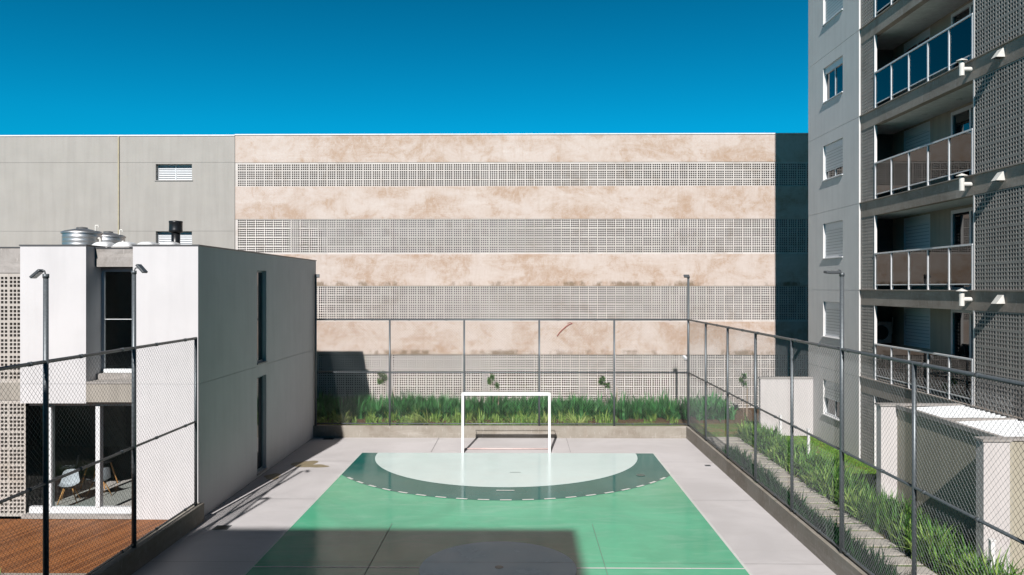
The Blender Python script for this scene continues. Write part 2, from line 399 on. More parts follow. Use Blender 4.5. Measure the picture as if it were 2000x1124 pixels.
# garden ground (right and back), path
gg = MB(); gg.box(6.55, 40, -10, 60, -.1, .245); gg.box(-8.06, 6.55, 29.9, 60, -.1, .245); gg.box(-60, -8.06, 30.15, 60, -.1, .245)
struct('garden_soil', gg, M['soil'])
lw = MB(); lw.quad((9.15,19.5,.25),(11,19.5,.25),(11,29.0,.25),(9.15,29.0,.25)); lw.quad((6.6,28.9,.25),(10.9,28.9,.25),(10.9,31.6,.25),(6.6,31.6,.25)); lw.quad((6.6,10,.25),(8.16,10,.25),(8.16,28.9,.25),(6.6,28.9,.25))
lw.quad((-8,30.0,.25),(6.6,30.0,.25),(6.6,31.3,.25),(-8,31.3,.25))
def lawnbase():
    m = NT('lawn_base'); f = m.noise(2.2, 6, .7); return m.out(m.mix(m.ramp(f, .42, .6), (.10,.17,.035), (.22,.17,.075)), .9, .1)
tag(lw.build('lawn_turf', lawnbase()), kind='structure')
def slabs():
    p = MB(); y = 12.2
    while y < 28.6:
        j = random.uniform(-.015, .015); p.box(6.86+j, 8.08+j, y, y+.435, .2, .272+random.uniform(-.003, .003)); y += .553
    return p
pth = slabs().build('garden_path', M['slab'], bevel=.006); tag(pth, kind='structure')

# ------------------------------------------------------------------ kerb walls round the court
def curb_obj(mb, label): return tag(mb.build('kerb_wall', M['curb'], bevel=.008), label, 'low wall')
b = MB(); b.box(-8.06, 6.4, 29.75, 29.97, -.02, .46); curb_obj(b, 'low concrete kerb wall behind the goal, under the far fence')
b = MB(); b.box(6.402, 6.6, 1.3, 29.97, -.02, .457); curb_obj(b, 'long low concrete kerb wall beside the stepping slab path')
b = MB(); b.box(-8.09, -7.9, 1.3, 19.09, -.02, .46); curb_obj(b, 'shaded low concrete kerb wall between wooden deck and court')

# ------------------------------------------------------------------ fences
def wires(mb, mp, u0, u1, v0, v1, w=.105, r=.0022):
    H = v1-v0
    for sgn in (1, -1):
        c = u0-(H if sgn > 0 else 0); end = u1+(0 if sgn > 0 else H)
        while c < end:
            a, bb = (c, v0), (c+sgn*H, v1)
            (ua, va), (ub, vb) = a, bb
            # clip to u0..u1
            def cut(u): return va+(u-ua)*(vb-va)/(ub-ua)
            P = []
            for (u, v) in (a, bb):
                if u < u0: v = cut(u0); u = u0
                if u > u1: v = cut(u1); u = u1
                P.append((u, v))
            if abs(P[0][0]-P[1][0]) > .02:
                mb.tube(mp(P[0][0], P[0][1], .003*sgn), mp(P[1][0], P[1][1], .003*sgn), r, n=3, cap=False)
            c += w
ZT, ZM, ZB = 4.58, 2.53, .53
def fence(mp, u0, u1, posts, label, flip, root_loc, mat_w):
    t = thing('chain_link_fence', label, 'fence', root_loc, 'chain-link fences round the court')
    for p in posts:
        q = MB(); q.tube(mp(p, .44, 0), mp(p, ZT, 0), .038, n=12); q.lathe(0, 0, []) if 0 else None
        q.build('post', M['galv'], t, smooth=True)
    for z, r in ((ZT, .032), (ZM, .026), (ZB, .024)):
        q = MB(); q.tube(mp(u0, z, 0), mp(u1, z, 0), r, n=12)
        u = u0+.7
        while u < u1: q.tube(mp(u, z, 0), mp(u+.07, z, 0), r+.009, n=10); u += 1.45
        q.build('rail', M['galv'], t, smooth=True)
    q = MB(); wires(q, mp, u0, u1, ZB, ZT); q.build('wire_mesh', mat_w, t)
    return t
YP = [30.0-.08-2.86*n for n in range(0, 10)]
fence(my(29.86), -7.98, 6.5, [-5.1, -2.2, .72, 3.63], 'far chain-link fence behind the goal, in front of the plants', 0, (0, 29.86, .46), M['wire'])
fence(mx(6.5), 3.0, 29.86, [y for i, y in enumerate(YP) if i not in (0, 5)], 'long chain-link fence beside the garden path and the balconies', 0, (6.5, 15, .46), M['wire'])
fence(px(-8.0), 3.0, 18.85, [18.82, 10.0, 7.1, 4.2], 'chain-link fence between the wooden deck and the court', 0, (-8, 15, .46), M['darkwire'])

# floodlight poles
def lamp_head(q, c, yaw, pitch, w=.30, h=.05, d=.24):
    Mx = Matrix.Rotation(yaw, 3, 'Z') @ Matrix.Rotation(pitch, 3, 'X'); q.obox(c, w, d, h, Mx); return Mx
def pole(x, y, top, kind, label, base=.44):
    t = thing('floodlight_pole', label, 'lamp post', (x, y, base), 'floodlight poles round the court')
    q = MB(); q.tube((x, y, base), (x, y, top), .048, .042, n=14); q.tube((x, y, top-.06), (x, y, top+.01), .052, n=14); q.build('pole', M['galv'], t, smooth=True)
    dx = kind[0]; yaw, pitch = kind[1], kind[2]
    q = MB(); q.path([(x, y, top-.03), (x+dx*kind[5]*.15, y, top+.06), (x+dx*kind[5]*.4, y, top+.07), (x+dx*kind[5]*.8, y, top+.02)], .012); q.build('bracket', M['lamp'], t)
    q = MB(); c = (x+dx*kind[5], y-.02, top+kind[3]); Mx = lamp_head(q, c, yaw, pitch, *kind[4]); hd = q.build('lamp_head', M['lamp'], t, bevel=.008)
    q = MB(); n_ = Mx @ Vector((0, 0, -1)); q.obox(Vector(c)+n_*(kind[4][1]/2+.004), kind[4][0]*.8, kind[4][2]*.8, .006, Mx); q.build('lens', M['lens'], hd)
    for k in range(5):
        pass
    return t
pole(-8.0, 12.85, 6.05, (-1, R(90), R(-40), .01, (.15, .045, .20), .14), 'grey floodlight pole in front of the left white facade panel')
pole(-8.0, 15.8, 6.17, (1, R(90), R(48), .05, (.2, .045, .22), .17), 'grey floodlight pole before the tall upstairs window')
pole(-7.98, 29.8, 6.25, (1, R(10), R(62), .03, (.2, .05, .14), .06), 'dark thin floodlight pole at the corner of the white building')
pole(6.5, 29.86, 6.25, (-1, R(0), R(30), .02, (.22, .05, .18), .07), 'grey floodlight pole at the far corner of the fence, before the striped wall')
pole(6.5, YP[5], 6.12, (-1, R(6), R(4), .02, (.30, .05, .15), .2), 'tall grey lamp pole with flat head beside the apartment windows')

# ------------------------------------------------------------------ goal
g = thing('goal', 'white metal football goal frame without a net, on the pale goal area', 'goal', (G-.02, 27.0, 0))
gx0, gx1 = G-1.57, G+1.48
for x in (gx0, gx1):
    q = MB(); q.box(x-.045, x+.045, 26.96, 27.05, .012, 2.03); q.build('post', M['goalwhite'], g, bevel=.012)
q = MB(); q.box(gx0-.045, gx1+.045, 26.96, 27.05, 2.032, 2.13); q.build('crossbar', M['goalwhite'], g, bevel=.012)
q = MB(); q.tube((gx0+.02, 27.62, .03), (gx1-.02, 27.62, .03), .024); q.build('ground_bar', M['rust'], g, smooth=True)
for x in (gx0, gx1):
    q = MB(); q.tube((x, 27.05, .035), (x, 27.62, .035), .018); q.build('side_bar', M['goalwhite'], g)
q = MB(); q.path([(gx0, 27.05, 2.1), (gx0, 27.27, 2.10), (gx1, 27.27, 2.10), (gx1, 27.05, 2.1)], .011); q.build('net_rail', M['goalwhite'], g)

# drains
def drain(x, y, w, d, label):
    t = thing('drain', label, 'drain', (x, y, 0)); q = MB()
    q.box(x-w/2-.03, x+w/2+.03, y-d/2-.03, y-d/2, .001, .012); q.box(x-w/2-.03, x+w/2+.03, y+d/2, y+d/2+.03, .001, .012); q.box(x-w/2-.03, x-w/2, y-d/2, y+d/2, .001, .012); q.box(x+w/2, x+w/2+.03, y-d/2, y+d/2, .001, .012)
    q.build('frame', M['galv'], t); q = MB(); q.box(x-w/2, x+w/2, y-d/2, y+d/2, .001, .004)
    k = x-w/2+.03
    while k < x+w/2-.02: q.box(k, k+.012, y-d/2, y+d/2, .0045, .01); k += .035
    q.build('grate', M['black'], t)
drain(-7.25, 18.55, .3, .28, 'square black floor drain in the shade near the white building')
drain(-7.4, 29.5, .34, .2, 'small dark floor drain in the far corner by the kerb')
drain(6.12, 25.2, .12, .1, 'tiny dark drain beside the kerb of the garden fence')

# ------------------------------------------------------------------ far building: striped wall with vent-block bands
YW = 35.7; XL = -13.33
pk = thing('parking_building', 'long low building with stained concrete bands and vent-block screens across the background', 'building', (0, YW, .25))
bands = [(11.66, 12.93), (9.02, 10.54), (5.90, 7.38), (2.71, 4.25)]
scr = [(10.54, 11.66, 10.54-.10), (7.38, 9.02, 9.02-4*BLK), (4.25, 5.90, 5.90-4*BLK), (.25, 2.71, 2.71-BLK*.5)]
XR = 22
for z0, z1 in bands:
    q = MB(); q.box(XL, XR, YW, YW+.3, z0, z1); q.build('concrete_band', stained_concrete('band_concrete', z0 if z0 < 6 else None), pk)
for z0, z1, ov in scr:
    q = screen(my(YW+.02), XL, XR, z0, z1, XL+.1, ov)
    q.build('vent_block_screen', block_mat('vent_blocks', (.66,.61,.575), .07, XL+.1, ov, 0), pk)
    
q = MB(); holes = [(-17.05,-15.35,10.84,11.60,.28,False), (-17.05,-15.35,7.7,8.46,.28,False)]
for zz in (11.67, 8.46):
    holes += [(-40, -18.82, zz-.008, zz+.008, .012, True), (-18.74, -17.05 if zz < 9 else XL-.02, zz-.008, zz+.008, .012, True)]
    if zz < 9: holes += [(-15.35, XL-.02, zz-.008, zz+.008, .012, True)]
holed(q, my(YW-.01), -40, XL-.015, .25, 12.90, holes); q.build('plaster_wall', M['grey'], pk)
q = MB(); q.quad((XL-.015,YW-.01,.25),(XL-.015,YW+.3,.25),(XL-.015,YW+.3,12.9),(XL-.015,YW-.01,12.9)); q.build('wall_edge', M['coping'], pk)
for z0 in (10.84, 7.7):
    f = MB(); f.box(-17.05,-15.35,YW+.2,YW+.24,z0,z0+.04); f.box(-17.05,-15.35,YW+.2,YW+.24,z0+.72,z0+.76); f.box(-17.05,-17.01,YW+.2,YW+.24,z0+.04,z0+.72); f.box(-15.39,-15.35,YW+.2,YW+.24,z0+.04,z0+.72); f.box(-16.22,-16.18,YW+.2,YW+.24,z0+.04,z0+.72)
    wf = f.build('window', M['frame'], pk)
    l_ = MB(); k = z0+.05
    while k < z0+.70:
        for (a, c) in ((-17.0,-16.23), (-16.17,-15.4)): l_.quad((a,YW+.19,k),(c,YW+.19,k),(c,YW+.25,k+.085),(a,YW+.25,k+.085))
        k += .085
    l_.build('louvre', M['shutter'] if 0 else M['alu'], wf)
    s_ = MB(); s_.box(-17.1,-15.3,YW-.05,YW+.2,z0-.03,z0-.002); s_.build('sill', M['rawconc'], wf)
q = MB(); q.box(-40, XL-.01, YW-.04, YW+.35, 12.905, 12.96); q.box(XL-.01, XR, YW-.03, YW+.35, 12.935, 12.985); q.build('coping', M['wcoping'], pk)
q = MB(); q.tube((-18.78,YW-.05,.3),(-18.78,YW-.05,12.89),.035,n=10); q.build('drain_pipe', plain('beige_pipe', (.42,.37,.26), .6), pk, smooth=True)
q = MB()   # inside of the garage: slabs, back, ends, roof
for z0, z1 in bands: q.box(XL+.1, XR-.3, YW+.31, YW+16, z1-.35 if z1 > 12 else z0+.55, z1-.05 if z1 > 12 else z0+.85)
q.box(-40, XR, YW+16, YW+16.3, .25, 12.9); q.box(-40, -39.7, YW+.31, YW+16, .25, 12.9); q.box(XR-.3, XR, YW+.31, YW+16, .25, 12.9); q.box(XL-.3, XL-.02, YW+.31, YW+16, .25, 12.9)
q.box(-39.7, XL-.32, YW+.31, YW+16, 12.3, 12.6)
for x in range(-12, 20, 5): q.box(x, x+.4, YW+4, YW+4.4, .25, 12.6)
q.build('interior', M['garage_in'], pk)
# red cord hanging on the wall
q = MB(); pts = [(1112,634),(1106,638),(1100,643),(1093,650),(1088,657)]
def w3(p, Y): s = 1500/Y; return ((p[0]-1017)/s, Y, CAM_H-(p[1]-562)/s)
q.path([w3(p, YW-.03) for p in [(1118,632)]+pts], .015, n=6)
q.path([w3(p, YW-.03) for p in [(1118,632),(1113,630),(1108,633)]], .008, n=5)
tag(q.build('cord', M['red']), 'short curved red cord hanging on the striped concrete wall', 'cord')

# ------------------------------------------------------------------ white clubhouse
YF = 19.1; XE = -8.06; YB = 30.15; ZR = 6.87
cb = thing('clubhouse', 'two-storey white flat-roofed building with a shaded side wall beside the court', 'building', (-12, 24, 0))
# east wall (in shade) with two slit windows and a joint
q = MB(); holed(q, px(XE), YF, YB, 0, ZR, [(23.4,24.25,3.5,6.36,.14,False), (23.4,24.25,.12,3.08,.14,False), (YF+.005,23.4,3.405,3.42,.01,True), (24.25,YB-.005,3.405,3.42,.01,True)])
q.quad((XE,YB,0),(XE-3,YB,0),(XE-3,YB,ZR),(XE,YB,ZR)); q.quad((XE-3,YB,0),(-22,YB,0),(-22,YB,ZR),(XE-3,YB,ZR))
q.build('side_wall', M['white'], cb)
for z0, z1 in ((3.5, 6.36), (.12, 3.08)):
    f = MB(); f.box(XE-.16,XE-.10,23.4,23.46,z0,z1); f.box(XE-.16,XE-.10,24.19,24.25,z0,z1); f.box(XE-.16,XE-.10,23.46,24.19,z0,z0+.06); f.box(XE-.16,XE-.10,23.46,24.19,z1-.06,z1)
    wf = f.build('slit_window', M['teal'], cb); p_ = MB(); p_.box(XE-.14,XE-.13,23.46,24.19,z0+.06,z1-.06); p_.build('pane', M['winglass'], wf)
    s_ = MB(); s_.box(XE-.10,XE+.03,23.38,24.27,z0-.035,z0-.001); s_.build('sill', M['rawconc'], wf)
# front white panels
def panel(x0, x1, z0, z1, y1, m='white', nm='wall_panel', groove=3.41):
    q = MB(); hs = [(x0+.004, x1-.004, groove-.008, groove+.008, .01, True)] if groove and z0 < groove < z1 else []
    holed(q, my(YF), x0, x1, z0, z1, hs)
    q.quad((x0,YF,z0),(x0,y1,z0),(x0,y1,z1),(x0,YF,z1)); 
    if x1 < XE-.1: q.quad((x1,YF,z0),(x1,y1,z0),(x1,y1,z1),(x1,YF,z1))
    q.quad((x0,YF,z0),(x1,YF,z0),(x1,y1,z0),(x0,y1,z0)); q.quad((x0,YF,z1),(x1,YF,z1),(x1,y1,z1),(x0,y1,z1))
    return q.build(nm, M[m], cb)
panel(-12.54, -10.88, 2.93, ZR, 19.95); panel(-9.7, XE, .03, ZR, 19.95)
panel(-10.878, -9.702, 2.96, 3.42, 19.9, 'beige', 'spandrel', None)
q = MB(); q.box(-10.878, -9.702, YF-.02, 19.84, 3.424, 3.47); q.box(-10.878, -9.702, 19.55, 19.84, 3.472, 3.62); q.build('ledge', M['rawconc'], cb)
q = MB(); q.box(-10.86, -9.702, 19.5, 19.95, 6.36, 6.82); q.build('lintel', M['rawconc'], cb)
f = MB(); f.box(-10.877,-10.80,19.8,19.87,3.66,6.34); f.box(-10.80,-9.702,19.8,19.87,6.24,6.34); f.box(-10.80,-9.702,19.76,19.87,3.625,3.72)
wf = f.build('window', M['frame'], cb); p_ = MB(); p_.box(-10.8,-9.702,19.845,19.855,3.72,6.24); p_.build('pane', M['clear'], wf)
p_ = MB(); p_.box(-10.8,-9.702,19.81,19.84,5.0,5.015); p_.build('glazing_bar', M['frame'], wf)
# left block screens and raw concrete bands
XS = -22
q = MB(); q.box(XS, -12.545, 19.3, 19.6, 6.2, 6.83); q.build('concrete_band', M['rawconc'], cb)
q = MB(); q.box(XS, -12.545, 19.3, 19.6, 2.98, 3.42); q.build('concrete_band', M['beige'], cb)
for z0, z1 in ((3.42, 6.2), (.03, 2.98)):
    screen(my(19.32), XS, -12.545, z0, z1, -12.56-5*BLK, z1-8*BLK+.03).build('vent_block_screen', block_mat('club_blocks', (.56,.52,.48), .06, -12.56-5*BLK, z1-8*BLK+.03, 0), cb)
# roof, coping, inner floors
q = MB(); q.box(XS, XE-.02, 19.97, YB-.02, 6.5, 6.62); q.build('roof', M['rawconc'], cb)
q = MB()
for (a, b2, c, d) in ((-12.56,-10.86,YF-.02,19.97), (-9.72,XE+.02,YF-.02,19.97), (XE-.2,XE+.02,19.97,YB+.02), (XS,XE-.2,YB-.2,YB+.02)): q.box(a, b2, c, d, ZR+.001, ZR+.035)
q.box(-10.86,-9.72,19.48,19.97,6.825,6.85); q.box(XS,-12.56,19.28,19.97,6.835,6.86); q.build('coping', M['coping'], cb)
q = MB(); q.box(XS, XE-.35, 19.36, 27.5, .02, .11); q.build('floor', M['intfloor'], cb)
q = MB(); q.box(XS, XE-.35, 19.97, YB-.1, 2.95, 3.35); q.box(-12.54, -9.7, 19.5, 19.96, 2.935, 2.955); q.build('floor_slab', M['ceiling'], cb)
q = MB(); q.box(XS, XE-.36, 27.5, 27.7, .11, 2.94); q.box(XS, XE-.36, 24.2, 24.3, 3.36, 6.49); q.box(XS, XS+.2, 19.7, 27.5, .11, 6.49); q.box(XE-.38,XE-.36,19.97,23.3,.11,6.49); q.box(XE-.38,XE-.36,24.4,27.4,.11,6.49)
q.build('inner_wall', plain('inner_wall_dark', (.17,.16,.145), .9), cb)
q = MB(); q.box(-17.2,-15.2,27.3,27.48,.12,2.6); q.box(-15.0,-14.2,27.3,27.48,.12,2.6); q.build('cupboard', plain('cupboard_beige', (.62,.57,.47), .6), cb)
# sliding doors
q = MB(); q.box(-12.44,-9.705,19.3,19.42,.115,.28); q.box(-12.44,-9.705,19.3,19.42,2.84,2.93)
for x in (-11.98, -10.74): q.box(x, x+.11, 19.28, 19.44, .285, 2.835)
sd_ = q.build('sliding_door', M['alu'], cb)
q = MB(); q.box(-11.87,-10.745,19.355,19.363,.285,2.835); q.build('pane', M['clear'], sd_)
q = MB(); q.box(-12.53,-9.702,YF+.02,19.32,.03,.11); q.build('door_step', M['rawconc'], cb)

# roof-top things
def tank(cx, cy, z, r, h, label):
    t = thing('water_tank', label, 'water tank', (cx, cy, z), 'steel water tanks on the white building')
    q = MB(); pr = [(r*.97, z)]
    for k in range(1, 7): zz = z+h*k/7; pr += [(r*.985, zz-.015), (r*.995, zz), (r*.985, zz+.015)]
    pr += [(r*.98, z+h)]; q.lathe(cx, cy, pr, 36); q.build('body', M['steel'], t, smooth=True)
    q = MB(); q.lathe(cx, cy, [(r*1.04, z+h-.01), (r*1.05, z+h+.03), (r*.9, z+h+.07), (r*.4, z+h+.13), (r*.3, z+h+.14), (r*.28, z+h+.18), (.001, z+h+.2)], 36); q.build('lid', M['steel'], t, smooth=True)
    q = MB(); q.path([(cx+r*1.0, cy-.1, z+h-.15), (cx+r*1.12, cy-.1, z+h-.15), (cx+r*1.12, cy-.1, z+.1)], .03); q.path([(cx+r*.75,cy,z+h),(cx+r*.75,cy,z+h+.24),(cx+r*.92,cy,z+h+.24),(cx+r*.92,cy,z+h+.18)], .018); q.build('pipe', M['pvc'], t)
tank(-12.93, 22.5, 6.62, .53, .80, 'larger corrugated steel water tank on the white building, left of the other tank')
tank(-13.45, 24.9, 6.62, .50, .85, 'smaller-looking steel water tank standing partly behind the nearer tank')
t0 = thing('skylight', 'low white skylight dome beside the steel tanks', 'skylight', (-11.55, 21.2, 6.62), 'skylight domes on the white building')
q = MB()
n1 = 12
for i in range(n1):
    for j in range(n1):
        P = []
        for (a, b2) in ((i, j), (i+1, j), (i+1, j+1), (i, j+1)):
            u, v = a/n1*2-1, b2/n1*2-1; P.append((-11.55+u*.26, 21.2+v*.35, 6.95+.15*max(0, (1-u**4))*max(0, (1-v**4))))
        q.quad(*P)
q.build('dome', M['dome'], t0, smooth=True)
q = MB(); q.box(-11.8,-11.3,20.86,21.54,6.62,6.95); q.build('upstand', M['rawconc'], t0)
for i, lb in enumerate(['second white skylight dome from the tanks', 'third white skylight dome, between the second one and the black flue', 'white skylight dome in front of the black flue']):
    copy_tree(t0, (-11.55+.61*(i+1), 21.2, 6.62), lb)
t = thing('flue', 'black round chimney flue on the roof of the white building', 'chimney', (-9.93, 22.0, 6.62))
q = MB(); q.tube((-9.93,22,6.62),(-9.93,22,7.45),.12,n=20); q.build('pipe', M['black'], t, smooth=True)
q = MB(); q.lathe(-9.93,22,[(.13,7.40),(.185,7.43),(.19,7.48),(.183,7.5),(.183,7.68),(.19,7.70),(.185,7.74),(.001,7.76)],24); q.build('cap', M['black'], t, smooth=True)

# deck
def deckmat():
    m = NT('deck_wood'); mp_ = m.mapping((1,1,1), (0,0,R(12)))
    sep = m.n('ShaderNodeSeparateXYZ'); m.l(mp_, sep.inputs[0]); u = m.math('DIVIDE', sep.outputs[0], .1)
    wn = m.n('ShaderNodeTexWhiteNoise', noise_dimensions='1D'); m.l(m.math('FLOOR', u), wn.inputs[1])
    fr = m.math('FRACT', u); e = m.math('MINIMUM', fr, m.math('SUBTRACT', 1., fr))
    gr = m.noise(3, 6, .7, src=m.mapping((14, .6, 1), (0,0,R(12))))
    c = m.mix(wn.outputs[0], (.16,.05,.014), (.36,.125,.035)); c = m.mix(m.math('MULTIPLY', m.ramp(gr, .4, .7), .6), c, (.46,.21,.08))
    c = m.mix(m.ramp(e, .07, .03), c, (.02,.01,.006)); m.bump(m.ramp(e, .03, .1), .6, .01)
    return m.out(c, .5, .2)
dk = MB(); dk.box(-30, -8.1, 15.45, YF-.002, -.05, .03); tag(dk.build('wooden_deck', deckmat()), 'reddish brown plank deck in front of the white building', 'deck')
dk = MB(); dk.box(-30, -8.1, 15.28, 15.44, -.05, .05); tag(dk.build('kerb_wall', M['curb'], bevel=.005), 'thin dark concrete edging at the near end of the wooden deck', 'edging')

# chairs and table behind the glass
def chair(cx, cy, rz, label, z=.112):
    t = thing('chair', label, 'chair', (cx, cy, z), 'shell chairs in the glazed room'); t.rotation_euler = (0, 0, rz)
    prof = [(.22,.45),(.20,.44),(.10,.43),(-.05,.425),(-.15,.44),(-.20,.50),(-.225,.60),(-.245,.72),(-.26,.82)]
    q = MB(); nw = 8
    def P(i, j):
        y, zz = prof[i]; u = j/nw*2-1; w_ = .23 if i < 6 else .23-.02*(i-5)
        return (u*w_, -y+ (.04*u*u if i > 4 else 0)*-1, zz + (.06*u*u if i < 5 else 0) - (.05*u**4 if i == 8 else 0))
    for th in (0, .012):
        for i in range(len(prof)-1):
            for j in range(nw):
                vs = [P(i,j), P(i,j+1), P(i+1,j+1), P(i+1,j)]; q.quad(*[(a, b2+th, c-th) for a, b2, c in vs])
    o = q.build('shell', M['shell'], None, smooth=True); o.parent = t
    for sx in (-1, 1):
        for sy in (-1, 1):
            q = MB(); q.tube((sx*.09, sy*.09, .42), (sx*.23, sy*.23, 0), .019, .012, n=8); o = q.build('leg', M['wood'], None, smooth=True); o.parent = t
    q = MB(); q.box(-.12,.12,-.12,.12,.40,.42); o = q.build('underframe', M['black'], None); o.parent = t
chair(-12.05, 20.35, R(20), 'white shell chair with wooden legs behind the glass left of the white door post')
chair(-11.55, 20.9, R(-120), 'shell chair with wooden legs just right of the white door post')
chair(-11.15, 22.6, R(200), 'dim shell chair at the back right of the glazed room')
chair(-13.2, 22.3, R(-60), 'dim shell chair seen behind the front left chair')
t = thing('table', 'wooden-legged table among the shell chairs behind the glass', 'table', (-12.15, 22.0, .112))
q = MB(); q.lathe(-12.15, 22.0, [(.001,.82),(.42,.82),(.42,.85),(.001,.85)], 32); q.build('tabletop', M['black'], t)
for sx in (-1, 1):
    for sy in (-1, 1): q = MB(); q.tube((-12.15+sx*.2, 22+sy*.2, .82), (-12.15+sx*.35, 22+sy*.35, .112), .02); q.build('leg', M['wood'], t)

# ------------------------------------------------------------------ apartment building (right)
XA = 11.0; XF = 11.05; YN, YFAR = 25.1, 29.5; FH = 2.82; J = [2.92+FH*i for i in range(7)]
YS, YO = 24.16, 18.84; YE = 3.0; ZTOP = J[6]+.5
ap = thing('apartment_building', 'tall grey apartment building with glass balconies and vent-block screens at the right', 'building', (14, 20, .25))
WY0, WY1 = 26.36, 28.06
wins = []
q = MB(); holes = []
for i in range(7):
    zb = (.25 if i == 0 else J[i-1]); zb = J[0]-FH if i == 0 else zb
    holes.append((WY0, WY1, zb+1.15, zb+2.40, .14, False)); wins.append((zb+1.15, zb+2.40))
for z in J[:6]: holes.append((YN+.003, YFAR-.003, z-.007, z+.008, .012, True))
holed(q, mx(XA), YN, YFAR, .24, ZTOP, holes)
q.quad((XA,YN,.24),(XA+.05,YN,.24),(XA+.05,YN,ZTOP),(XA,YN,ZTOP)); q.box(XA+.2, 20, YFAR-.2, YFAR, .24, ZTOP); q.quad((XA,YFAR,.24),(XA+.2,YFAR,.24),(XA+.2,YFAR,ZTOP),(XA,YFAR,ZTOP))
q.build('plaster_wall', M['aptgrey'], ap)
q = MB(); q.box(XA+.3, 20, YE, YFAR-.21, ZTOP-.3, ZTOP-.1); q.box(19.8, 20, YE, YFAR-.21, .24, ZTOP-.3); q.box(XA+.3, 19.8, YE, YE+.2, .24, ZTOP-.3); q.build('rear_walls', M['aptgrey'], ap)
state = ['half', 'shut', 'shut', 'most', 'open', 'shut', 'shut']
for i, (z0, z1) in enumerate(wins[:6]):
    s = state[i]; X = XA+.06
    f = MB(); t_ = .05
    f.box(X, X+.08, WY0, WY0+t_, z0, z1); f.box(X, X+.08, WY1-t_, WY1, z0, z1); f.box(X, X+.08, WY0+t_, WY1-t_, z0, z0+t_); f.box(X+.005, X+.085, WY0+t_, WY1-t_, z1-.22, z1)
    m_ = (WY0+WY1)/2; f.box(X+.03, X+.075, m_-.03, m_+.03, z0+t_, z1-.22)
    wf = f.build('window', M['frame'], ap)
    p = MB(); p.box(X+.055, X+.06, WY0+t_, WY1-t_, z0+t_, z1-.22); p.build('pane', M['winglass'], wf)
    zs = {'half': z1-.62, 'shut': z0+t_, 'most': z0+.3, 'open': z1-.25}[s]
    if s != 'open':
        sh = MB()
        if s == 'half': sh.quad((X-.0,WY0+t_,z1-.22),(X-.0,WY1-t_,z1-.22),(X-.02,WY1-t_,zs),(X-.02,WY0+t_,zs)); sh.box(X-.03,X-.005,WY0+t_,WY1-t_,zs-.03,zs)
        else: sh.box(X+.012, X+.028, WY0+t_, WY1-t_, zs, z1-.22)
        sh.build('roller_shutter', M['shutter'], wf)
    sl = MB(); sl.box(XA-.045, XA+.08, WY0-.02, WY1+.02, z0-.03, z0-.001); sl.build('sill', M['frame'], wf)
